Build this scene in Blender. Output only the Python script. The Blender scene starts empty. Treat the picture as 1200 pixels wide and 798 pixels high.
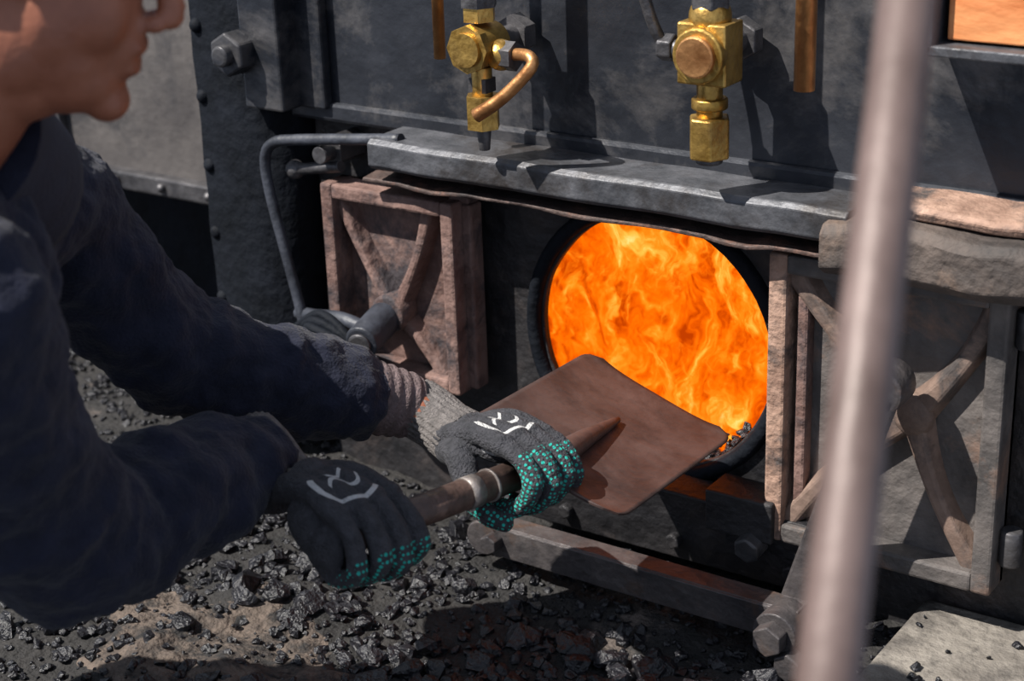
import bpy, bmesh, math, random
from math import sin, cos, pi, radians
from mathutils import Vector, Matrix, noise
random.seed(7)
V=Vector
scn=bpy.context.scene
scn.view_settings.view_transform='Standard'

# ------------------------------------------------------------ materials
def nd(nt,t,**kw):
    n=nt.nodes.new(t)
    for k,v in kw.items(): setattr(n,k,v)
    return n
def mk(name,c1,c2,scale=8,rough=.6,metal=0.0,bump=.3,bscale=40,c3=None,c3scale=3,c3lo=.5,c3hi=.62,r2=None,stretch=(1,1,1),spec=.5,sheen=0):
    m=bpy.data.materials.new(name); m.use_nodes=True; nt=m.node_tree; b=nt.nodes['Principled BSDF']
    tc=nd(nt,'ShaderNodeTexCoord'); mp=nd(nt,'ShaderNodeMapping'); mp.inputs['Scale'].default_value=stretch
    nt.links.new(tc.outputs['Object'],mp.inputs[0])
    n=nd(nt,'ShaderNodeTexNoise'); n.inputs['Scale'].default_value=scale; n.inputs['Detail'].default_value=8; n.inputs['Roughness'].default_value=.65
    nt.links.new(mp.outputs[0],n.inputs['Vector'])
    r=nd(nt,'ShaderNodeValToRGB'); r.color_ramp.elements[0].position=.35; r.color_ramp.elements[1].position=.68
    r.color_ramp.elements[0].color=(*c1,1); r.color_ramp.elements[1].color=(*c2,1)
    nt.links.new(n.outputs['Fac'],r.inputs[0]); col=r.outputs[0]
    if c3:
        n3=nd(nt,'ShaderNodeTexNoise'); n3.inputs['Scale'].default_value=c3scale; n3.inputs['Detail'].default_value=7; n3.inputs['Roughness'].default_value=.7; n3.inputs['Distortion'].default_value=.4
        nt.links.new(mp.outputs[0],n3.inputs['Vector'])
        r3=nd(nt,'ShaderNodeValToRGB'); r3.color_ramp.elements[0].position=c3lo; r3.color_ramp.elements[1].position=c3hi
        nt.links.new(n3.outputs['Fac'],r3.inputs[0])
        mx=nd(nt,'ShaderNodeMixRGB'); nt.links.new(r3.outputs[0],mx.inputs[0]); nt.links.new(col,mx.inputs[1]); mx.inputs[2].default_value=(*c3,1); col=mx.outputs[0]
    nt.links.new(col,b.inputs['Base Color'])
    b.inputs['Metallic'].default_value=metal; b.inputs['Specular IOR Level'].default_value=spec
    if sheen:
        b.inputs['Sheen Weight'].default_value=sheen; b.inputs['Sheen Roughness'].default_value=.5
    nb=nd(nt,'ShaderNodeTexNoise'); nb.inputs['Scale'].default_value=bscale; nb.inputs['Detail'].default_value=6
    nt.links.new(mp.outputs[0],nb.inputs['Vector'])
    mr=nd(nt,'ShaderNodeMapRange'); mr.inputs['To Min'].default_value=rough-.12; mr.inputs['To Max'].default_value=(r2 if r2 else rough+.15)
    nt.links.new(n.outputs['Fac'],mr.inputs[0]); nt.links.new(mr.outputs[0],b.inputs['Roughness'])
    bp=nd(nt,'ShaderNodeBump'); bp.inputs['Strength'].default_value=bump; bp.inputs['Distance'].default_value=.01
    nt.links.new(nb.outputs['Fac'],bp.inputs['Height']); nt.links.new(bp.outputs[0],b.inputs['Normal'])
    return m
M={}
M['backhead']=mk('backhead_steel',(.009,.011,.016),(.034,.037,.046),4,.38,.4,.4,22,c3=(.10,.095,.096),c3scale=3.2,c3lo=.52,c3hi=.66,r2=.6)  # paler patches mixed into the colour imitate sunlit areas between shadows, besides dry paint
M['plate']=mk('firebox_plate',(.009,.009,.011),(.032,.030,.032),9,.55,.3,.6,45,c3=(.06,.047,.043),c3scale=7,c3lo=.52,c3hi=.75)
M['black']=mk('tarry_black',(.003,.004,.006),(.008,.010,.015),14,.7,0,.5,50,spec=.12)
M['shelf']=mk('worn_steel',(.042,.045,.052),(.11,.112,.125),18,.5,.35,.3,60,c3=(.030,.026,.025),c3scale=7,c3lo=.46,c3hi=.62)
M['lip']=mk('sooty_lip',(.03,.024,.024),(.10,.065,.055),18,.6,.3,.5,60,c3=(.2,.1,.07),c3scale=14,c3lo=.55,c3hi=.7)
M['panel']=mk('grey_panel',(.05,.045,.045),(.10,.09,.086),6,.65,.1,.2,60,c3=(.035,.033,.035),c3scale=5)
M['rust']=mk('rusty_cast_iron',(.090,.048,.040),(.225,.14,.118),14,.75,.1,.6,60,c3=(.034,.028,.032),c3scale=10,c3lo=.46,c3hi=.60)
M['rust_lit']=mk('rust_lit_edge',(.18,.105,.075),(.40,.26,.195),18,.75,.05,.6,70,c3=(.06,.048,.045),c3scale=14,c3lo=.50,c3hi=.64)  # rust with sunlight and fire glow lightened into its colour
M['doorgrey']=mk('door_grey_iron',(.048,.044,.043),(.14,.122,.114),10,.65,.15,.5,50,c3=(.18,.11,.08),c3scale=6,c3lo=.52,c3hi=.66)
M['doorrib']=mk('door_rib_iron',(.10,.066,.052),(.24,.165,.13),16,.7,.1,.3,60,c3=(.05,.042,.04),c3scale=12,c3lo=.50,c3hi=.66)
M['beam']=mk('footplate_iron',(.028,.024,.023),(.10,.078,.067),12,.75,.1,.7,50,c3=(.18,.12,.088),c3scale=7,c3lo=.54,c3hi=.7)
M['brass']=mk('brass',(.30,.17,.035),(.68,.44,.13),20,.36,.85,.25,60,c3=(.16,.09,.03),c3scale=12,c3lo=.5,c3hi=.7)
M['copper']=mk('copper',(.35,.15,.055),(.68,.36,.15),20,.38,.85,.2,60)
M['copperlit']=mk('copper_sheet_lit',(.42,.11,.025),(.75,.33,.13),16,.6,.1,.3,40,stretch=(.4,1,1))  # orange of sunlit copper put into the base colour
M['steel']=mk('dark_steel',(.04,.04,.045),(.13,.125,.13),16,.45,.6,.3,60)
M['rail']=mk('rail_steel',(.045,.042,.045),(.125,.11,.108),14,.45,.5,.35,60,c3=(.11,.07,.052),c3scale=12,c3lo=.56,c3hi=.70)
M['pole']=mk('handrail_steel',(.075,.049,.042),(.145,.102,.093),12,.5,.15,.15,60,stretch=(1,1,.4))
M['shovel']=mk('shovel_steel',(.042,.027,.025),(.105,.067,.060),10,.46,.3,.12,80,c3=(.025,.019,.019),c3scale=7,c3lo=.47,c3hi=.66)
M['handle']=mk('shovel_shaft',(.030,.018,.015),(.10,.06,.048),26,.5,.1,.3,70,c3=(.16,.10,.08),c3scale=20,c3lo=.58,c3hi=.75)
M['ferrule']=mk('ferrule',(.12,.10,.095),(.3,.27,.25),40,.45,.5,.2,80)
M['coal']=mk('coal',(.003,.003,.0045),(.013,.013,.017),18,.36,.0,.9,90,c3=(.045,.041,.042),c3scale=9,c3lo=.6,c3hi=.8,spec=.5)
M['ground']=mk('cinder_ground',(.004,.0038,.004),(.024,.022,.021),22,.85,0,1.0,110,c3=(.15,.118,.10),c3scale=3.2,c3lo=.58,c3hi=.68)
M['sand']=mk('ash_sand',(.05,.038,.031),(.15,.115,.092),20,.9,0,.9,120,c3=(.012,.011,.011),c3scale=11,c3lo=.47,c3hi=.58)
M['slab']=mk('stone_slab',(.10,.088,.076),(.21,.19,.165),14,.8,0,.8,60,c3=(.045,.04,.037),c3scale=8,c3lo=.50,c3hi=.68)
M['jacket']=mk('navy_jacket',(.005,.0065,.016),(.014,.016,.031),30,.85,0,.4,260,spec=.2,sheen=.08)
M['trousers']=mk('trousers',(.02,.02,.025),(.035,.035,.04),30,.9,0,.25,260)
M['boots']=mk('boots',(.015,.012,.01),(.03,.025,.02),30,.6,0,.2,100)
M['knit']=mk('sweater_cuff',(.07,.05,.05),(.16,.115,.115),60,.9,0,.5,300)
M['skin']=mk('skin',(.20,.066,.034),(.29,.106,.058),14,.5,0,.12,160)
M['lips']=mk('lips',(.17,.05,.036),(.22,.07,.05),20,.45,0,.08,100)
M['hair']=mk('hair',(.008,.007,.006),(.02,.017,.015),60,.5,0,.5,200,stretch=(1,1,.3))
M['eye']=mk('eye_white',(.7,.68,.65),(.75,.73,.7),10,.2,0,0,10)
M['cable']=mk('cable_rubber',(.012,.014,.02),(.04,.045,.06),20,.5,0,.2,80)
M['cuffgrey']=mk('glove_knit_cuff',(.075,.068,.066),(.16,.145,.14),120,.95,0,.6,400)

def glove_mat(name,cx,cy,r,thr):
    m=mk(name,(.018,.019,.024),(.048,.048,.057),90,.9,0,.8,350)
    nt=m.node_tree; b=nt.nodes['Principled BSDF']; col=b.inputs['Base Color'].links[0].from_socket
    tc=nd(nt,'ShaderNodeTexCoord'); sp=nd(nt,'ShaderNodeSeparateXYZ'); nt.links.new(tc.outputs['Object'],sp.inputs[0])
    x,y,z=sp.outputs
    def mt(op,a,bb=None,c=None):
        n=nd(nt,'ShaderNodeMath',operation=op)
        for i,v in enumerate((a,bb,c)):
            if v is None: continue
            if isinstance(v,(int,float)): n.inputs[i].default_value=v
            else: nt.links.new(v,n.inputs[i])
        return n.outputs[0]
    vo=nd(nt,'ShaderNodeTexVoronoi'); vo.inputs['Scale'].default_value=190; vo.inputs['Randomness'].default_value=.1
    nt.links.new(tc.outputs['Object'],vo.inputs['Vector'])
    dot=mt('LESS_THAN',vo.outputs['Distance'],.37)
    reg=mt('GREATER_THAN',mt('SUBTRACT',x,mt('MULTIPLY',z,.35)),thr)
    f=mt('MULTIPLY',dot,reg)
    mx=nd(nt,'ShaderNodeMixRGB'); nt.links.new(f,mx.inputs[0]); nt.links.new(col,mx.inputs[1]); mx.inputs[2].default_value=(.01,.36,.30,1)
    def arc(cx,cy,r,w,sx,sy,lim):
        dx=mt('SUBTRACT',x,cx); dy=mt('SUBTRACT',y,cy)
        d=mt('SQRT',mt('ADD',mt('MULTIPLY',dx,dx),mt('MULTIPLY',dy,dy)))
        ring=mt('LESS_THAN',mt('ABSOLUTE',mt('SUBTRACT',d,r)),w)
        half=mt('GREATER_THAN',mt('ADD',mt('MULTIPLY',dx,sx),mt('MULTIPLY',dy,sy)),lim)
        return mt('MULTIPLY',ring,half)
    a=arc(cx,cy,r,.0026,.8,-.6,.004)
    def wav(x0,y0,L,A,k,w,ph):
        ddy=mt('SUBTRACT',y,y0); ddx=mt('SUBTRACT',x,x0)
        wv=mt('MULTIPLY',mt('SINE',mt('ADD',mt('MULTIPLY',ddy,k),ph)),A)
        on=mt('LESS_THAN',mt('ABSOLUTE',mt('SUBTRACT',ddx,wv)),w)
        return mt('MULTIPLY',on,mt('LESS_THAN',mt('ABSOLUTE',ddy),L))
    a=mt('MAXIMUM',a,wav(cx+.002,cy+.002,.018,.008,200,.0026,.4))
    a=mt('MAXIMUM',a,wav(cx-.012,cy+.002,.010,.005,240,.0022,2))
    a=mt('MULTIPLY',a,mt('GREATER_THAN',z,.004))
    mx2=nd(nt,'ShaderNodeMixRGB'); nt.links.new(a,mx2.inputs[0]); nt.links.new(mx.outputs[0],mx2.inputs[1]); mx2.inputs[2].default_value=(.45,.45,.45,1)
    nt.links.new(mx2.outputs[0],b.inputs['Base Color'])
    return m

def fire_mat(name,wisp=False,seed=0):
    m=bpy.data.materials.new(name); m.use_nodes=True; nt=m.node_tree; nt.nodes.clear()
    L=nt.links.new
    tc=nd(nt,'ShaderNodeTexCoord'); mp=nd(nt,'ShaderNodeMapping'); mp.inputs['Location'].default_value=(seed,seed*.7,0)
    L(tc.outputs['Object'],mp.inputs[0])
    nv=nd(nt,'ShaderNodeTexNoise'); nv.inputs['Scale'].default_value=7; nv.inputs['Detail'].default_value=4; L(mp.outputs[0],nv.inputs['Vector'])
    sb=nd(nt,'ShaderNodeVectorMath',operation='SUBTRACT'); L(nv.outputs['Color'],sb.inputs[0]); sb.inputs[1].default_value=(.5,.5,.5)
    sc_=nd(nt,'ShaderNodeVectorMath',operation='SCALE'); sc_.inputs['Scale'].default_value=.26; L(sb.outputs[0],sc_.inputs[0])
    ad=nd(nt,'ShaderNodeVectorMath',operation='ADD'); L(mp.outputs[0],ad.inputs[0]); L(sc_.outputs[0],ad.inputs[1])
    st=nd(nt,'ShaderNodeMapping'); st.inputs['Rotation'].default_value=(0,.55,0); st.inputs['Scale'].default_value=(2.0,1,.55); L(ad.outputs[0],st.inputs[0])
    nb=nd(nt,'ShaderNodeTexNoise'); nb.inputs['Scale'].default_value=6; nb.inputs['Detail'].default_value=3; L(mp.outputs[0],nb.inputs['Vector'])
    nf=nd(nt,'ShaderNodeTexNoise'); nf.inputs['Scale'].default_value=15 if not wisp else 11; nf.inputs['Detail'].default_value=10; nf.inputs['Roughness'].default_value=.62; L(st.outputs[0],nf.inputs['Vector'])
    nr=nd(nt,'ShaderNodeTexNoise',noise_type='RIDGED_MULTIFRACTAL'); nr.inputs['Scale'].default_value=11; nr.inputs['Detail'].default_value=5; L(st.outputs[0],nr.inputs['Vector'])
    def ma(a,k,c):
        n=nd(nt,'ShaderNodeMath',operation='MULTIPLY_ADD'); L(a,n.inputs[0]); n.inputs[1].default_value=k
        if isinstance(c,float): n.inputs[2].default_value=c
        else: L(c,n.inputs[2])
        return n.outputs[0]
    s=ma(nb.outputs['Fac'],.55,-.41); s=ma(nf.outputs['Fac'],1.2,s); s=ma(nr.outputs['Fac'],.11,s)
    r=nd(nt,'ShaderNodeValToRGB'); e=r.color_ramp.elements
    e[0].position=.31; e[0].color=(.34,.030,.000,1); e[1].position=.86; e[1].color=(1.0,.66,.24,1)
    for p,c in ((.42,(.56,.068,.0003,1)),(.52,(.69,.115,.001,1)),(.62,(.79,.19,.007,1)),(.72,(.90,.36,.045,1))):
        k=e.new(p); k.color=c
    L(s,r.inputs[0])
    em=nd(nt,'ShaderNodeEmission'); em.inputs['Strength'].default_value=1.65; L(r.outputs[0],em.inputs[0])
    o=nd(nt,'ShaderNodeOutputMaterial')
    if wisp:
        tr=nd(nt,'ShaderNodeBsdfTransparent'); mxs=nd(nt,'ShaderNodeMixShader'); rr=nd(nt,'ShaderNodeValToRGB')
        rr.color_ramp.elements[0].position=.49; rr.color_ramp.elements[1].position=.62; rr.color_ramp.elements[1].color=(.9,.9,.9,1)
        L(s,rr.inputs[0]); L(rr.outputs[0],mxs.inputs[0]); L(tr.outputs[0],mxs.inputs[1]); L(em.outputs[0],mxs.inputs[2]); L(mxs.outputs[0],o.inputs[0])
    else: L(em.outputs[0],o.inputs[0])
    return m
M['fire']=fire_mat('flame'); M['wisp']=fire_mat('flame_wisp',True,3.7)

# ------------------------------------------------------------ mesh builder
def frame(d,ref=None):
    d=d.normalized(); ref=ref or (V((0,0,1)) if abs(d.z)<.9 else V((1,0,0)))
    a=ref-d*ref.dot(d)
    if a.length<1e-5: a=V((0,1,0))-d*d.y
    a.normalize(); return a,d.cross(a)
def cr(p,i,t):
    n=len(p); g=lambda k:p[max(0,min(n-1,k))]
    p0,p1,p2,p3=g(i-1),g(i),g(i+1),g(i+2)
    return .5*((2*p1)+(p2-p0)*t+(2*p0-5*p1+4*p2-p3)*t*t+(3*p1-p0-3*p2+p3)*t**3)
class MB:
    def __init__(s): s.bm=bmesh.new(); s.mats=[]
    def mi(s,m):
        if m not in s.mats: s.mats.append(m)
        return s.mats.index(m)
    def box(s,c,size,m,rot=None,jit=0):
        M4=Matrix.Translation(V(c))@(rot.to_4x4() if rot else Matrix.Identity(4))@Matrix.Diagonal((*size,1))
        r=bmesh.ops.create_cube(s.bm,size=1,matrix=M4); i=s.mi(m)
        for f in {f for v in r['verts'] for f in v.link_faces}: f.material_index=i
    def bar(s,a,b,w,h,m,ref=None):
        a,b=V(a),V(b); d=b-a; u,v=frame(d,ref); R=Matrix((d.normalized(),v,u)).transposed()
        s.box((a+b)/2,(d.length,w,h),m,R)
    def tube(s,pts,rad,m,seg=16,sub=1,ref=None,fold=None,smooth=True,cap=True,asp=1):
        pts=[V(p) for p in pts]
        if not isinstance(rad,(list,tuple)): rad=[rad]*len(pts)
        P=[];Rr=[]
        for i in range(len(pts)-1):
            for k in range(sub):
                t=k/sub; P.append(cr(pts,i,t) if sub>1 else pts[i]); Rr.append(rad[i]*(1-t)+rad[i+1]*t)
        P.append(pts[-1]); Rr.append(rad[-1]); idx=s.mi(m); rings=[]; a=None; L=0
        for i,p in enumerate(P):
            d=(P[min(i+1,len(P)-1)]-P[max(i-1,0)]).normalized()
            if a is None: a,b=frame(d,V(ref) if ref else None)
            else: a=(a-d*a.dot(d)).normalized(); b=d.cross(a)
            if i: L+=(P[i]-P[i-1]).length
            ring=[]
            for j in range(seg):
                th=2*pi*j/seg; r=Rr[i]*(fold(L,th) if fold else 1)
                ring.append(s.bm.verts.new(p+a*cos(th)*r+b*sin(th)*r*asp))
            rings.append(ring)
        for i in range(len(rings)-1):
            for j in range(seg):
                f=s.bm.faces.new((rings[i][j],rings[i+1][j],rings[i+1][(j+1)%seg],rings[i][(j+1)%seg])) ; f.material_index=idx; f.smooth=smooth
        if cap:
            for rg,rev in ((rings[0],False),(rings[-1],True)):
                f=s.bm.faces.new(rg if not rev else rg[::-1]); f.material_index=idx
    def cyl(s,a,b,r,m,seg=24,r2=None,smooth=True): s.tube([a,b],[r,r2 if r2 else r],m,seg,smooth=smooth)
    def hexn(s,a,b,r,m,seg=6): s.tube([a,b],r,m,seg,smooth=False)
    def ell(s,c,r,m,rot=None,u=20,v=14):
        M4=Matrix.Translation(V(c))@(rot.to_4x4() if rot else Matrix.Identity(4))@Matrix.Diagonal((*r,1))
        q=bmesh.ops.create_uvsphere(s.bm,u_segments=u,v_segments=v,radius=1,matrix=M4); i=s.mi(m)
        for f in {f for w in q['verts'] for f in w.link_faces}: f.material_index=i; f.smooth=True
    def ball(s,c,r,m): s.ell(c,(r,r,r),m)
    def rib(s,p0,p1,bow,w0,wm,w1,h,yb,m,n=14):
        p0=V((p0[0],0,p0[1])); p1=V((p1[0],0,p1[1])); d=p1-p0; per=V((d.z,0,-d.x)).normalized(); idx=s.mi(m); rs=[]
        for i in range(n+1):
            t=i/n; c=p0+d*t+per*bow*sin(pi*t); w=(w0*(1-t)+w1*t)+(wm-(w0+w1)/2)*sin(pi*t)
            rs.append([s.bm.verts.new(V((c.x,0,c.z))+per*k*w+V((0,yy,0))) for k,yy in ((-1,yb),(-.55,yb-h),(.55,yb-h),(1,yb))])
        for i in range(n):
            for j in range(3):
                f=s.bm.faces.new((rs[i][j],rs[i+1][j],rs[i+1][j+1],rs[i][j+1])); f.material_index=idx
        for e in (rs[0],rs[-1]): s.bm.faces.new(e).material_index=idx
    def obj(s,name,bevel=0,mat=None,parent=None,remesh=0,smooth=0,disp=None,xform=None):
        bmesh.ops.recalc_face_normals(s.bm,faces=s.bm.faces)
        me=bpy.data.meshes.new(name); s.bm.to_mesh(me); s.bm.free()
        for m in s.mats: me.materials.append(m)
        o=bpy.data.objects.new(name,me); scn.collection.objects.link(o)
        if xform: o.matrix_world=xform
        if remesh:
            q=o.modifiers.new('r','REMESH'); q.mode='VOXEL'; q.voxel_size=remesh; q.use_smooth_shade=True
        if smooth:
            q=o.modifiers.new('s','SMOOTH'); q.iterations=smooth; q.factor=.5
        for (sz,st,ty) in (disp or []):
            t=bpy.data.textures.new(name+'_t',ty); t.noise_scale=sz
            if ty=='CLOUDS': t.noise_depth=3
            q=o.modifiers.new('d','DISPLACE'); q.texture=t; q.strength=st; q.mid_level=.5; q.texture_coords='LOCAL'
        if bevel:
            q=o.modifiers.new('b','BEVEL'); q.width=bevel; q.segments=2; q.limit_method='ANGLE'; q.angle_limit=radians(40)
        if parent: o.parent=parent
        return o

# ------------------------------------------------------------ locomotive backhead
b=MB()
b.box((.31,.06,1.0),(1.86,.16,.8),M['backhead'])
b.box((.31,-.024,.615),(1.86,.012,.03),M['backhead'])
for i in range(9): b.ball((-.57+.2*i,-.022,1.12),.014,M['backhead'])
b.obj('boiler_backhead',bevel=.006)

def holed_plate(b,x0,x1,z0,z1,y0,y1,cx,cz,r,m):
    ang=[2*pi*i/72 for i in range(72)]
    for X in (x0,x1):
        for Z in (z0,z1): ang.append(math.atan2(Z-cz,X-cx)%(2*pi))
    ang.sort(); idx=b.mi(m); A=[];Bq=[];Cq=[];D=[]
    for t in ang:
        c,s=cos(t),sin(t)
        tx=((x1-cx)/c if c>0 else (x0-cx)/c) if abs(c)>1e-9 else 1e9
        tz=((z1-cz)/s if s>0 else (z0-cz)/s) if abs(s)>1e-9 else 1e9
        q=min(tx,tz); rr=r*(1+.02*noise.noise(V((c*3,s*3,0))))
        A.append(b.bm.verts.new((cx+rr*c,y0,cz+rr*s))); Bq.append(b.bm.verts.new((cx+q*c,y0,cz+q*s)))
        Cq.append(b.bm.verts.new((cx+rr*c,y1,cz+rr*s))); D.append(b.bm.verts.new((cx+q*c,y1,cz+q*s)))
    n=len(ang)
    for i in range(n):
        j=(i+1)%n
        for f4 in ((A[i],A[j],Bq[j],Bq[i]),(Cq[i],D[i],D[j],Cq[j]),(A[i],Cq[i],Cq[j],A[j]),(Bq[i],Bq[j],D[j],D[i])):
            f=b.bm.faces.new(f4); f.material_index=idx
b=MB()
holed_plate(b,-.60,1.0,-.04,.60,0,.014,-.006,.340,.182,M['plate'])
ring=[V((-.006+.197*cos(2*pi*i/48),-.002,.34+.197*sin(2*pi*i/48))) for i in range(49)]
b.tube(ring,.012,M['black'],8,cap=False)
b.box((.06,-.03,.10),(.52,.05,.11),M['plate'],rot=Matrix.Rotation(.12,3,'X'))
b.box((.17,-.05,.15),(.10,.06,.06),M['plate'])
for x in (-.12,.06,.24): b.hexn((x,-.045,.075),(x,-.065,.075),.012,M['plate'])
b.hexn((.19,-.06,.115),(.19,-.095,.11),.02,M['steel'])
b.obj('firebox_front_plate',bevel=.003)
b=MB()
for c,s in (((0,.75,.34),(1.1,.03,.8)),((-.535,.39,.285),(.03,.74,.61)),((.535,.39,.285),(.03,.74,.61)),((0,.45,.70),(1.1,.62,.03)),((0,.395,-.02),(1.1,.75,.03))):
    b.box(c,s,M['plate'])
for sx in (-.535,.535): b.box((sx,.45,.64),(.03,.60,.12),M['plate'])
b.obj('firebox_shell')
b=MB()
def sheet(mat,y0,x0,x1,z0,z1,N,amp,off):
    idx=b.mi(mat); g=[]
    for i in range(N):
        row=[]
        for j in range(N):
            x=x0+(x1-x0)*i/(N-1); z=z0+(z1-z0)*j/(N-1)
            y=y0+amp*noise.noise(V((x*7,z*5,1.3+off)))+amp*.5*noise.noise(V((x*19,z*13,4+off)))
            row.append(b.bm.verts.new((x,y,z)))
        g.append(row)
    for i in range(N-1):
        for j in range(N-1):
            f=b.bm.faces.new((g[i][j],g[i+1][j],g[i+1][j+1],g[i][j+1])); f.smooth=True; f.material_index=idx
sheet(M['fire'],.25,-.51,.51,.0,.68,90,.07,0)
sheet(M['wisp'],.14,-.42,.34,.08,.59,70,.05,5)
sheet(M['wisp'],.085,-.32,.26,.12,.56,60,.03,9)
b.obj('fire')

# ------------------------------------------------------------ shelf
def extr(b,prof,x0,x1,m,n=24,wob=.003):
    idx=b.mi(m); rs=[]
    for i in range(n+1):
        x=x0+(x1-x0)*i/n; w=wob*noise.noise(V((x*9,0,0)))
        rs.append([b.bm.verts.new((x,y+w,z+w*.8+wob*noise.noise(V((x*14,y*20,z*20))))) for y,z in prof])
    k=len(prof)
    for i in range(n):
        for j in range(k):
            f=b.bm.faces.new((rs[i][j],rs[i+1][j],rs[i+1][(j+1)%k],rs[i][(j+1)%k])); f.material_index=idx
    b.bm.faces.new(rs[0]).material_index=idx; b.bm.faces.new(rs[-1][::-1]).material_index=idx
b=MB()
extr(b,[(-.02,.610),(-.106,.609),(-.113,.603),(-.113,.572),(-.107,.566),(-.02,.572)],-.405,.325,M['shelf'],24,.0016)
extr(b,[(-.01,.556),(-.098,.547),(-.098,.541),(-.01,.545)],-.43,.31,M['lip'],24,.005)
extr(b,[(-.01,.572),(-.06,.566),(-.06,.545),(-.01,.545)],-.40,.30,M['black'],24,.003)
b.obj('firehole_shelf',bevel=.002)
b=MB()
extr(b,[(-.01,.628),(-.10,.624),(-.106,.618),(-.10,.606),(-.01,.606)],.335,1.0,M['rust_lit'],16,.004)  # rusty top strip, its sunlit look painted in by the lighter rust
extr(b,[(-.01,.606),(-.125,.602),(-.135,.59),(-.135,.545),(-.12,.532),(-.01,.53)],.30,1.0,M['beam'],30,.009)
b.obj('footplate_beam',bevel=.003)

# ------------------------------------------------------------ fire doors
def door(x0,x1,z0,z1,yb,th,cen,mface,mL,mT,mR,mB,mrib,targets,rimw=.03,rr=1):
    b=MB(); xc,zc=(x0+x1)/2,(z0+z1)/2
    b.box((xc,yb-.008,zc),(x1-x0,.016,z1-z0),mface)
    for c,s,mm in (((x0+rimw/2,0,zc),(rimw,th,z1-z0),mL),((x1-rimw/2,0,zc),(rimw,th,z1-z0),mR),
                ((xc,0,z1-rimw/2),(x1-x0-2*rimw+.002,th,rimw),mT),((xc,0,z0+rimw/2),(x1-x0-2*rimw+.002,th,rimw),mB)):
        b.box((c[0],yb-th/2,c[2]),s,mm)
    for (tx,tz,bow) in targets:
        b.rib(cen,(tx,tz),bow,.019*rr,.012*rr,.018*rr,th*.66-.01,yb-.014,mrib)
    return b
R_=M['rust']
b=door(-.533,-.290,.225,.520,-.02,.055,(-.420,.330),R_,R_,R_,R_,R_,R_,[(-.520,.508,-.006),(-.345,.505,.008),(-.520,.24,.004),(-.33,.24,-.004)],rimw=.022)
b.cyl((-.420,-.03,.33),(-.420,-.075,.33),.03,R_)
b.box((-.284,-.035,.372),(.018,.03,.285),R_)
b.box((-.295,-.03,.52),(.035,.04,.012),R_)
b.cyl((-.545,-.03,.46),(-.545,-.03,.50),.012,M['steel']); b.cyl((-.545,-.03,.25),(-.545,-.03,.29),.012,M['steel'])
b.cyl((-.425,-.07,.325),(-.41,-.15,.312),.026,M['cable']); b.cyl((-.41,-.15,.312),(-.408,-.158,.311),.018,M['steel'])
b.tube([(-.41,-.12,.32),(-.47,-.12,.33),(-.55,-.09,.31),(-.60,-.07,.30)],.011,M['cable'],10,sub=4)
b.obj('firebox_door',bevel=.004)
G_=M['doorgrey']; Rb=M['doorrib']
b=door(.203,.515,.124,.528,-.02,.05,(.396,.340),G_,M['rust_lit'],G_,G_,G_,Rb,[(.500,.512,.010),(.222,.512,-.012),(.494,.138,.012),(.222,.140,.008)],rimw=.026,rr=1.3)  # left rim alone in lighter rust, painting firelight onto it
b.ell((.396,-.05,.340),(.028,.014,.030),Rb)
b.box((.245,-.04,.325),(.016,.03,.34),R_)
b.cyl((.528,-.04,.45),(.528,-.04,.50),.014,M['steel']); b.cyl((.528,-.04,.16),(.528,-.04,.21),.014,M['steel'])
b.obj('firebox_door.001',bevel=.004)

# ------------------------------------------------------------ left pillar, bracket, side panel
b=MB(); n=22; idx=b.mi(M['black']); rs=[]
prof=[(-.80,.10),(-.80,-.04),(-.785,-.055),(-.70,-.062),(-.64,-.055),(-.625,-.035),(-.61,-.02),(-.605,.10)]
for i in range(n+1):
    z=.08+1.2*i/n; rs.append([b.bm.verts.new((x+.006*noise.noise(V((x*6,z*8,2))),y+.008*noise.noise(V((x*9,z*9,7))),z)) for x,y in prof])
for i in range(n):
    for j in range(len(prof)):
        k=(j+1)%len(prof); f=b.bm.faces.new((rs[i][j],rs[i][k],rs[i+1][k],rs[i+1][j])); f.material_index=idx; f.smooth=True
b.bm.faces.new(rs[0]); b.bm.faces.new(rs[-1])
for i in range(9): b.ball((-.775,-.052,.18+.11*i),.012,M['black'])
b.obj('frame_stanchion')
b=MB()
b.box((-.625,-.055,.80),(.075,.05,.36),M['backhead'])
b.box((-.57,-.03,.80),(.06,.02,.36),M['backhead'])
b.hexn((-.665,-.06,.705),(-.665,-.11,.705),.034,M['backhead']); b.cyl((-.665,-.1,.705),(-.665,-.125,.705),.016,M['backhead'])
b.hexn((-.63,-.07,.90),(-.63,-.1,.90),.024,M['black'])
b.obj('stay_bracket',bevel=.004)
b=MB()
b.hexn((-.52,-.0,.565),(-.52,-.06,.565),.024,M['steel']); b.cyl((-.52,-.05,.565),(-.52,-.085,.565),.013,M['steel'])
b.cyl((-.60,-.05,.525),(-.50,-.06,.545),.009,M['steel']); b.ball((-.60,-.05,.525),.015,M['steel'])
b.obj('hinge_stud',bevel=.001)
b=MB()
b.box((-1.75,.33,.85),(1.85,.1,1.05),M['black'])
b.box((-1.24,.265,.66),(.42,.04,.62),M['panel'])
b.box((-1.24,.245,.345),(.46,.05,.035),M['steel'])
b.box((-1.462,.25,.7),(.03,.05,.7),M['steel'])
for i in range(6): b.ball((-1.03,.235,.37+.12*i),.013,M['steel'])
for i in range(4): b.ball((-1.42+.12*i,.218,.345),.009,M['steel'])
b.box((-1.85,.42,.16),(2.2,.05,.4),M['black'])
b.cyl((-1.52,.2,.1),(-1.50,.2,1.2),.012,M['steel'])
b.obj('locomotive_side_panel',bevel=.004)
b=MB()
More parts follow.
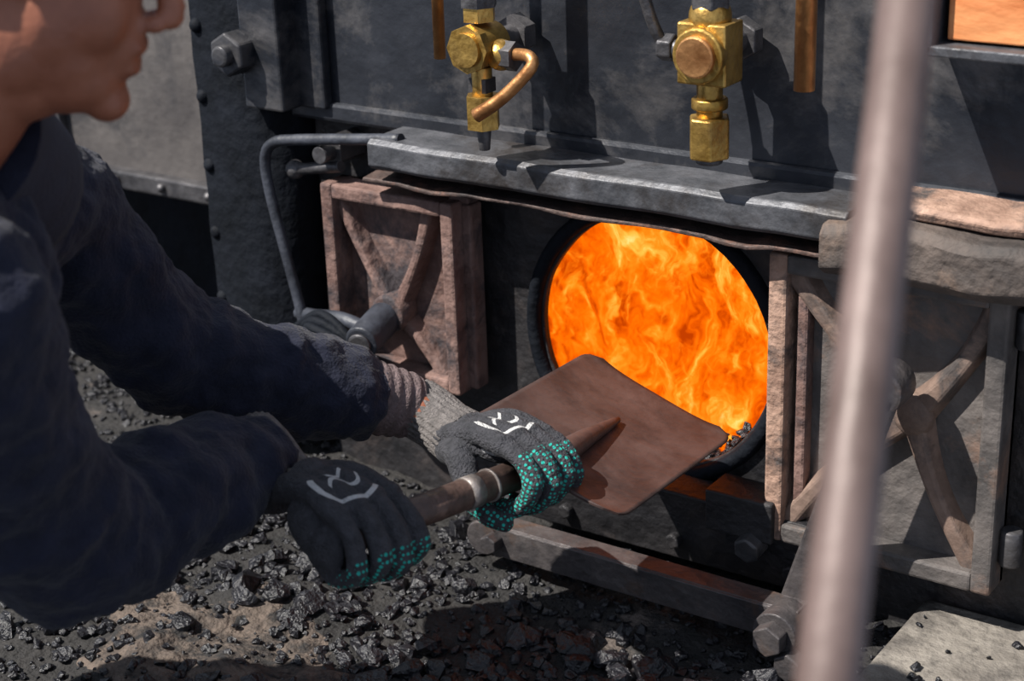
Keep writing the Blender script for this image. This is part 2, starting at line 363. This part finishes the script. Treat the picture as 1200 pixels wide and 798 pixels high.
b.tube([(-.36,-.09,.61),(-.45,-.085,.598),(-.56,-.08,.583),(-.612,-.08,.572),(-.632,-.08,.545),(-.628,-.08,.49),(-.605,-.082,.40),(-.583,-.085,.32),(-.57,-.09,.27)],.0085,M['cable'],12,sub=5)
b.obj('lubricator_pipe')
b=MB()
for k in range(4):
    b.tube([(-.56+.01*k,-.12,.30),(-.50,-.13-.01*k,.335-.008*k),(-.44+.01*k,-.14,.31-.01*k),(-.42,-.15,.27-.012*k),(-.36,-.16,.24-.01*k)],.007,M['black'],10,sub=5)
b.obj('cable_bundle')

# ------------------------------------------------------------ gauge cocks
def gauge(name,x,z,sc,kind):
    b=MB(); y=-.13
    P=lambda dx,dy,dz:(x+dx*sc,y+dy*sc,z+dz*sc)
    br=M['brass']; st=M['steel']
    b.tube([P(0,.11,.0),P(0,.03,.0)],.016*sc,st,20)
    b.hexn(P(0,.1,0),P(0,.075,0),.03*sc,st)
    b.tube([P(0,.0,.34),P(0,0,.05)],.015*sc,st,20)
    b.hexn(P(0,0,.095),P(0,0,.055),.027*sc,st); b.hexn(P(0,0,.055),P(0,0,.035),.024*sc,br)
    if kind==1:
        b.tube([P(0,.03,0),P(0,-.02,0)],.031*sc,br,24)
        b.tube([P(0,-.02,0),P(0,-.034,0)],.034*sc,br,8,smooth=False)
        b.cyl(P(0,-.034,0),P(0,-.040,0),.024*sc,br)
        b.ball(P(.035,0,-.01),.022*sc,br)
        b.hexn(P(.028,0,-.01),P(.06,0,-.01),.021*sc,st)
        b.tube([P(.05,-.0,-.008),P(.088,-.012,-.004),P(.098,-.02,-.018),P(.06,-.035,-.06),P(.02,-.045,-.088)],[.009*sc,.0085*sc,.009*sc,.0095*sc,.0105*sc],M['copper'],12,sub=4)
        b.cyl(P(0,0,-.03),P(0,0,-.075),.015*sc,br); b.box(P(.0,0,-.055),(.03*sc,.025*sc,.02*sc),st)
        b.hexn(P(0,0,-.07),P(0,0,-.118),.025*sc,br,6)
        b.tube([P(0,0,-.118),P(0,0,-.15)],[.011*sc,.008*sc],st,14)
    else:
        b.box(P(0,0,.0),(.07*sc,.05*sc,.08*sc),br)
        b.cyl(P(0,-.02,0),P(0,-.036,0),.036*sc,br); b.cyl(P(0,-.03,0),P(0,-.044,0),.027*sc,M['copper'])
        b.ball(P(0,0,.045),.028*sc,br)
        b.tube([P(-.03,0,.0),P(-.06,.0,-.003)],.014*sc,st,16); b.hexn(P(-.05,0,0),P(-.072,0,0),.019*sc,st)
        b.tube([P(-.065,-.0,0),P(-.078,-.01,.03),P(-.095,-.02,.10),P(-.12,-.02,.2)],.008*sc,st,10,sub=3)
        b.cyl(P(0,0,-.035),P(0,0,-.09),.017*sc,br); b.tube([P(0,0,-.06),P(0,0,-.075)],.024*sc,br,18)
        b.hexn(P(0,0,-.085),P(0,0,-.14),.029*sc,br,6); b.cyl(P(0,0,-.14),P(0,0,-.148),.018*sc,st)
    return b.obj(name,bevel=.0025)
gauge('gauge_cock',-.187,.766,.93,1)
gauge('gauge_cock.001',.150,.789,.93,2)
b=MB(); b.cyl((.2745,-.13,1.3),(.2735,-.13,.755),.0125,M['copper'],20); b.obj('copper_drain_pipe')
b=MB(); b.cyl((-.25,-.13,1.3),(-.254,-.13,.743),.008,M['copper'],16); b.obj('copper_drain_pipe.001')
b=MB()
b.box((.62,-.075,.92),(.36,.10,.185),M['copperlit'])
b.box((.60,-.085,.818),(.42,.125,.012),M['shelf']); b.box((.425,-.085,.92),(.014,.125,.21),M['shelf'])
b.obj('copper_oil_tray',bevel=.002)

# ------------------------------------------------------------ ash-pan rail, lever, slab
b=MB()
b.box((.055,-.170,.066),(.50,.010,.046),M['rail']); b.box((.055,-.155,.087),(.50,.035,.007),M['rail']); b.box((.055,-.155,.046),(.50,.035,.007),M['rail'])
b.cyl((-.185,-.18,.068),(-.185,-.13,.068),.026,M['rail'])
b.hexn((-.165,-.172,.068),(-.165,-.195,.068),.015,M['rail'])
b.cyl((.285,-.15,.066),(.285,-.20,.066),.03,M['rail']); b.hexn((.285,-.2,.066),(.285,-.222,.066),.022,M['rail']); b.hexn((.31,-.19,.032),(.31,-.215,.032),.02,M['rail'])
b.obj('ashpan_rail',bevel=.002)
b=MB(); b.bar((.272,-.13,.03),(.385,-.13,.40),.02,.05,M['rail'],ref=V((1,0,0))); b.cyl((.385,-.14,.40),(.385,-.09,.40),.03,M['rail']); b.obj('damper_lever',bevel=.004)
b=MB(); b.box((.85,-.435,.028),(.88,.86,.07),M['slab']); b.obj('stone_slab',bevel=.008)

# ------------------------------------------------------------ handrail pole
t=V((.739,-.988,1.039)); d=V((.0746,-.248,-.2985)); b=MB()
b.cyl(t-d*2.2,t+d*3.46,.017,M['pole'],32); b.ball(t-d*2.2,.019,M['pole'])
b.obj('handrail_pole')

# ------------------------------------------------------------ ground + coal
def gz(x,y):
    return .018+.030*noise.noise(V((x*2.2,y*2.2,.5)))+.014*noise.noise(V((x*9,y*9,3)))+.006*noise.noise(V((x*30,y*30,9)))
def grid(b,mat,X0,X1,Y0,Y1,NX,NY,fz):
    idx=b.mi(mat); g=[[b.bm.verts.new(fz(X0+(X1-X0)*i/(NX-1),Y0+(Y1-Y0)*j/(NY-1))) for j in range(NY)] for i in range(NX)]
    for i in range(NX-1):
        for j in range(NY-1):
            f=b.bm.faces.new((g[i][j],g[i+1][j],g[i+1][j+1],g[i][j+1])); f.smooth=True; f.material_index=idx
b=MB(); grid(b,M['ground'],-3.2,1.5,-2.6,1.4,300,250,lambda x,y:(x,y,gz(x,y))); b.obj('ground')
def sp(x,y):
    u=((x+.36)/.20)**2+((y+.575)/.12)**2+1.3*noise.noise(V((x*13,y*13,2)))+.5*noise.noise(V((x*40,y*40,2)))
    return (x,y,gz(x,y)+.007*(1-u)+.003*noise.noise(V((x*50,y*50,2))))
b=MB(); grid(b,M['sand'],-.68,-.06,-.82,-.33,150,120,sp); b.obj('ash_spill')
tmpl=[]
for k in range(18):
    bb=bmesh.new()
    for q in range(random.randint(14,24)):
        p=V((random.gauss(0,1),random.gauss(0,1),random.gauss(0,.8))).normalized()*random.uniform(.78,1.06); p.z*=.72; bb.verts.new(p)
    r=bmesh.ops.convex_hull(bb,input=bb.verts)
    bmesh.ops.delete(bb,geom=[v for v in bb.verts if not v.link_faces],context='VERTS')
    bb.verts.index_update(); tmpl.append(([v.co.copy() for v in bb.verts],[[v.index for v in f.verts] for f in bb.faces])); bb.free()
def chunk(vs,fs,x,y,s,z=None):
    vv,ff=random.choice(tmpl); R=Matrix.Rotation(random.uniform(0,6.28),3,'Z')@Matrix.Rotation(random.uniform(-.6,.6),3,'X'); n=len(vs)
    zz=(gz(x,y)+s*.25) if z is None else z
    st=V((random.uniform(.8,1.25),random.uniform(.7,1.1),1))
    for v in vv: vs.append(R@V((v.x*st.x,v.y*st.y,v.z))*s+V((x,y,zz)))
    for f in ff: fs.append([n+i for i in f])
def rocks(name,vs,fs,mat):
    me=bpy.data.meshes.new(name); me.from_pydata([tuple(v) for v in vs],[],fs); me.materials.append(mat)
    o=bpy.data.objects.new(name,me); scn.collection.objects.link(o)
    q=o.modifiers.new('b','BEVEL'); q.width=.0009; q.segments=1; q.limit_method='ANGLE'; q.angle_limit=radians(25)
vs=[];fs=[]
insp=lambda x,y:((x+.36)/.20)**2+((y+.575)/.12)**2<.9
for i in range(14500):
    x=random.uniform(-1.7,.45); y=random.uniform(-1.0,.55)
    if x>-.58 and y>-.02: continue
    if x>.40: continue
    if insp(x,y) and random.random()<.35: continue
    chunk(vs,fs,x,y,random.choice([.003,.003,.004,.005,.006,.007,.009,.011]),gz(x,y)+.006 if insp(x,y) else None)
for i in range(740):
    x=random.uniform(-.75,.40); y=random.uniform(-.68,-.04)
    if -.21<x<.33 and -.21<y<-.13: continue
    if insp(x,y) and random.random()<.7: continue
    chunk(vs,fs,x,y,random.choice([.009,.011,.013,.016,.019,.026]))
for i in range(70): chunk(vs,fs,random.uniform(.42,.9),random.uniform(-.5,-.03),random.uniform(.003,.010),.066)
rocks('coal_heap',vs,fs,M['coal'])
vs=[];fs=[]
for i in range(80):
    a=random.uniform(0,1); x=.165-.12*a+random.uniform(-.02,.02); chunk(vs,fs,x,random.uniform(.03,.06),random.uniform(.005,.012),.160+.10*(1-a)*random.random())
rocks('firebed_coal',vs,fs,M['coal'])

# ------------------------------------------------------------ shovel
K=V((.058,-.345,.318)); F=V((.052,-.085,.307)); P1=V((.023,-.579,.340)); sh=(K-P1).normalized()
bd=(F-K).normalized(); w=V((.956,-.126,-.325)); w=(w-bd*w.dot(bd)).normalized(); nn=w.cross(bd).normalized()
if nn.z<0: nn=-nn
Kb=K+V((.000,-.042,-.002))
b=MB(); idx=b.mi(M['shovel']); NU,NVV=40,40; Lb=.306; Wb=.236; rc=.024
def bl(u,v,off):
    x=u*Wb/2; yv=v*Lb
    for (cy,sg) in ((rc,-1),(Lb-rc,1)):
        if (yv-cy)*sg>0:
            dd=(yv-cy)*sg; lim=Wb/2-rc+math.sqrt(max(0,rc*rc-dd*dd)); x=u*lim; break
    curl=.006*abs(u)**4+.003*(max(0,.2-v)/.2)**2
    return Kb+bd*yv+w*x+nn*(curl+off)
for off,flip in ((0,0),(-.0028,1)):
    g=[[b.bm.verts.new(bl(-1+2*i/NU,j/NVV,off)) for j in range(NVV+1)] for i in range(NU+1)]
    for i in range(NU):
        for j in range(NVV):
            f=b.bm.faces.new((g[i][j],g[i+1][j],g[i+1][j+1],g[i][j+1])); f.smooth=True
    if not flip: g0=g
for i in range(NU):
    for j in (0,NVV): b.bm.faces.new((g0[i][j],g0[i+1][j],g[i+1][j],g[i][j]))
for j in range(NVV):
    for i in (0,NU): b.bm.faces.new((g0[i][j],g0[i][j+1],g[i][j+1],g[i][j]))
b.tube([K-sh*.06+nn*.004,K+nn*.006,K+bd*.06+nn*.006,K+bd*.15+nn*.001],[.0185,.018,.013,.004],M['shovel'],16,sub=4)
b.cyl(P1-sh*.120,K-sh*.04,.0185,M['handle'])
q=P1+sh*.084
b.tube([q-sh*.010,q+sh*.010],.0200,M['ferrule'],20); b.tube([q+sh*.03,q+sh*.034],.0205,M['ferrule'],20)
b.obj('coal_shovel')

# ------------------------------------------------------------ worker
wk=bpy.data.objects.new('worker',None); scn.collection.objects.link(wk)
def hand(name,O,ex,sy,m,sc,mat,wz,heel=False):
    ey=sy.normalized(); ex=V(ex); ex=(ex-ey*ex.dot(ey)).normalized(); ez=ex.cross(ey)
    X=Matrix(((ex.x,ey.x,ez.x,O.x),(ex.y,ey.y,ez.y,O.y),(ex.z,ey.z,ez.z,O.z),(0,0,0,1)))@Matrix.Scale(sc,4)
    b=MB()
    pol=lambda a,r,y:V((r*cos(radians(a)),y,r*sin(radians(a))))
    fing=[(.0345,1.0,.0102,6),(.0115,1.08,.0106,-2),(-.0115,1.03,.0102,4),(-.0335,.87,.0092,-9)]
    for (y,k,r,da) in fing:
        yy=m*y; mc=pol(114,.035*k+.001,yy*.95)
        pts=[mc,pol(66,.0375*k,yy*1.02),pol(22+da,.043*k,yy*1.08),pol(-12+da,.0365*k,yy*1.08),pol(-48+da,.033*k,yy*1.04),pol(-88+da,.0315*k,yy*.98)]
        b.tube(pts,[r*1.12,r*1.0,r*1.10,r*.97,r*.99,r*.86],mat,14,sub=3)
        b.ball(pts[-1],r*.86,mat); b.ball(pts[0],r*1.34,mat); b.ball(pts[2],r*1.14,mat)
        b.tube([V((-.105,yy*.58,wz)),V((-.06,yy*.80,.026+wz*.3)),mc],[.016,.0140,.0120],mat,14,sub=3)
    b.ell((-.055,0,.014+wz*.3),(.045,.038,.016),mat)
    b.ell((-.045,-m*.02,.004),(.035,.018,.016),mat)
    if heel: # fleshy heel of the palm folded over the butt of the shaft
        b.ell((-.030,-m*.034,-.008),(.034,.016,.024),mat); b.ell((-.004,-m*.038,-.004),(.024,.012,.026),mat)
    th=[V((-.09,m*.022,wz-.004)),V((-.055,m*.046,-.004)),V((-.022,m*.057,-.022)),V((.004,m*.056,-.034)),V((.026,m*.050,-.034))]
    b.tube(th,[.018,.0165,.0140,.0120,.0100],mat,14,sub=3); b.ball(th[-1],.0100,mat)
    b.tube([V((-.17,0,wz*1.1)),V((-.13,0,wz)),V((-.09,0,wz+.002))],[.026,.026,.03],mat,18,sub=3,ref=(0,0,1),asp=1.22)
    o=b.obj(name,remesh=.0017,smooth=1,parent=wk,xform=X,disp=[(.02,.003,'CLOUDS')])
    c=MB(); rib=lambda L,t:1+.035*sin(t*26)
    c.tube([V((-.175,0,wz*1.15)),V((-.15,0,wz*1.05)),V((-.12,0,wz)),V((-.095,0,wz+.001))],[.031,.031,.029,.0315],M['cuffgrey'],104,sub=4,ref=(0,0,1),asp=1.2,fold=rib)
    c.obj(name+'_cuff',parent=wk,xform=X)
    return X
G1=glove_mat('glove_knit',-.046,-.002,.030,.000); G2=glove_mat('glove_knit_b',-.046,-.004,.030,.028)
O1=K-sh*.055; O2=P1-sh*.088
X1=hand('glove_left',O1,(.95,-.1,-.28),sh,-1,1.13,G1,-.018)
X2=hand('glove_right',O2+V((0,0,-.004)),(.82,-.12,-.52),sh,1,1.15,G2,-.040,True)
wr1=X1@V((-.165,0,-.019)); wr2=X2@V((-.140,0,-.042))

b=MB(); J=M['jacket']
neck=V((-.225,-.91,.785)); hips=V((-.60,-1.22,.71)); SL=V((-.335,-.755,.695)); SR=V((-.105,-1.07,.735))
sl=(SL-SR).normalized()
def fold1(L,t): return 1+.03*sin(L*70+1.6*sin(t+.6))+.035*sin(L*43+2*t)+(.045*sin(L*125+1.8*sin(t*2)+t) if L>.36 else 0)
b.tube([neck+V((.035,-.0,.0)),neck+V((-.03,-.02,-.04)),neck.lerp(hips,.3)+V((0,0,-.03)),neck.lerp(hips,.6)+V((0,0,-.02)),hips,hips+V((-.06,-.04,-.06))],[.065,.115,.13,.13,.13,.11],J,32,sub=4,ref=(0,0,1),asp=1.32)
EL=V((-.295,-.600,.475)); ER=V((-.150,-.925,.425))
b.tube([neck.lerp(SL,.2)-V((.03,.02,.05)),SL,SL.lerp(EL,.5)+V((-.015,0,.0)),EL,EL.lerp(wr1,.5),EL.lerp(wr1,.80)],[.09,.080,.075,.073,.066,.054],J,36,sub=8,fold=fold1)
b.tube([neck.lerp(SR,.2)-V((.05,.02,.06)),SR,SR.lerp(ER,.5)+V((-.01,-.02,0)),ER,ER.lerp(wr2,.5),wr2],[.11,.100,.092,.090,.074,.052],J,36,sub=8,fold=fold1)
b.ball(SL,.080,J); b.ball(SR,.1,J)
b.obj('jacket',remesh=.005,smooth=3,parent=wk,disp=[(.07,.030,'CLOUDS'),(.022,.006,'CLOUDS')])
Fh=V((.719,.643,-.264)); Uh=V((.2,.17,.96)).normalized(); Uh=(Uh-Fh*Uh.dot(Fh)).normalized(); Yh=Uh.cross(Fh)
HO=V((-.060,-.950,1.023)); HS=1.14
HX=Matrix(((Fh.x,Yh.x,Uh.x,HO.x),(Fh.y,Yh.y,Uh.y,HO.y),(Fh.z,Yh.z,Uh.z,HO.z),(0,0,0,1)))@Matrix.Scale(HS,4)
nk=HX@V((-.06,0,-.15)); dirn=(nk-neck).normalized()
b=MB(); b.tube([neck-dirn*.03,neck+dirn*.04,neck+dirn*.10,neck+dirn*.135],[.094,.092,.092,.095],J,30,sub=4)
b.obj('jacket_collar',parent=wk,smooth=2)
b=MB(); e=EL.lerp(wr1,.68); rb=lambda L,t:1+.03*sin(L*420)
b.tube([e,EL.lerp(wr1,.84),EL.lerp(wr1,.97)],[.049,.045,.040],M['knit'],40,sub=14,fold=rb)
b.obj('sweater_cuff',parent=wk)
b=MB(); b.tube([EL.lerp(wr1,.9),X1@V((-.13,0,-.018))],[.033,.028],M['skin'],20); b.obj('wrist',parent=wk)
b=MB(); T=M['trousers']; hl=hips+sl*.09; hr=hips-sl*.09
for h,k,f in ((hl,V((-.55,-1.0,.39)),V((-.74,-1.12,.08))),(hr,V((-.40,-1.27,.39)),V((-.58,-1.42,.08)))):
    b.tube([h,h.lerp(k,.5),k,k.lerp(f,.5),f],[.105,.09,.07,.062,.055],T,24,sub=5)
b.ell(hips,(.15,.15,.13),T)
b.obj('trousers',remesh=.01,smooth=2,parent=wk)
b=MB()
for f in (V((-.74,-1.12,.05)),V((-.58,-1.42,.05))):
    b.tube([f+V((-.03,-.02,.09)),f+V((-.03,-.02,.03)),f+V((-.01,0,0))],[.05,.05,.045],M['boots'],18,sub=3)
    b.ell(f+V((.06,.05,.0)),(.13,.05,.045),M['boots'],rot=Matrix.Rotation(.7,3,'Z'))
b.obj('boots',remesh=.007,smooth=2,parent=wk)
# head
b=MB(); S=M['skin']
b.ell((-.01,0,.035),(.093,.074,.085),S); b.ell((.032,0,-.03),(.056,.058,.085),S); b.ell((.034,0,-.088),(.050,.048,.036),S)
b.ell((.072,0,-.107),(.019,.024,.018),S); b.ell((.076,0,-.058),(.017,.030,.036),S); b.ell((.0,0,-.098),(.05,.05,.04),S)
b.ell((.02,0,-.05),(.055,.064,.06),S); b.ell((.03,0,-.07),(.050,.056,.05),S)
for s in (-1,1):
    b.ell((.050,s*.034,-.035),(.032,.026,.036),S); b.ell((.072,s*.03,.044),(.016,.024,.009),S)
    b.ell((.0,s*.044,-.07),(.036,.018,.036),S); b.ell((.099,s*.012,-.040),(.010,.008,.008),S)
    b.ell((-.008,s*.077,-.000),(.02,.007,.032),S,rot=Matrix.Rotation(s*.25,3,'Z')); b.ell((.078,s*.031,.024),(.012,.015,.010),S)
b.tube([(.083,0,.040),(.094,0,.006),(.111,0,-.030)],[.008,.0085,.0115],S,14,sub=3); b.ball((.109,0,-.034),.0115,S)
b.ell((.089,0,-.0595),(.009,.024,.007),S); b.ell((.086,0,-.0775),(.010,.021,.0075),S)
b.tube([(-.015,0,-.03),(-.035,0,-.11),(-.075,0,-.19)],[.058,.060,.064],S,24,sub=4)
b.obj('head',remesh=.003,smooth=14,parent=wk,xform=HX)
b=MB(); b.ell((.0880,0,-.0625),(.0075,.020,.0036),M['lips']); b.ell((.0858,0,-.0738),(.0075,.018,.0048),M['lips']); b.obj('lips',parent=wk,xform=HX,smooth=1)
b=MB()
for s in (-1,1): b.ball((.075,s*.031,.029),.0115,M['eye']); b.ball((.083,s*.031,.028),.0060,M['hair']); b.ell((.084,s*.031,.050),(.006,.02,.004),M['hair'])
b.obj('eyes',parent=wk,xform=HX)
b=MB(); b.ell((-.024,0,.064),(.096,.082,.080),M['hair']); b.ell((-.05,0,-.005),(.058,.07,.065),M['hair'])
b.obj('hair',remesh=.004,smooth=3,parent=wk,xform=HX,disp=[(.02,.008,'CLOUDS')])

# ------------------------------------------------------------ light, world, camera
sd=bpy.data.lights.new('sun','SUN'); sd.energy=9.4; sd.angle=.009; sd.color=(1,.95,.88); so=bpy.data.objects.new('sun',sd); scn.collection.objects.link(so)
so.rotation_euler=V((.36,.50,-.79)).to_track_quat('-Z','Y').to_euler()
wd=bpy.data.worlds.new('sky'); scn.world=wd; wd.use_nodes=True; bg=wd.node_tree.nodes['Background']; bg.inputs[0].default_value=(.58,.67,.85,1); bg.inputs[1].default_value=.8
cd=bpy.data.cameras.new('camera'); co=bpy.data.objects.new('camera',cd); scn.collection.objects.link(co)
Rr=V((0.8247,0.5645,-0.0343)).normalized(); Bb=V((0.5363,-0.7608,0.365)); Bb=(Bb-Rr*Bb.dot(Rr)).normalized(); Uu=Bb.cross(Rr)
co.matrix_world=Matrix(((Rr.x,Uu.x,Bb.x,1.1217),(Rr.y,Uu.y,Bb.y,-1.9411),(Rr.z,Uu.z,Bb.z,1.2285),(0,0,0,1)))
cd.sensor_width=36; cd.lens=60.75; cd.clip_start=.05; cd.dof.use_dof=True; cd.dof.focus_distance=2.2; cd.dof.aperture_fstop=4.5
scn.camera=co
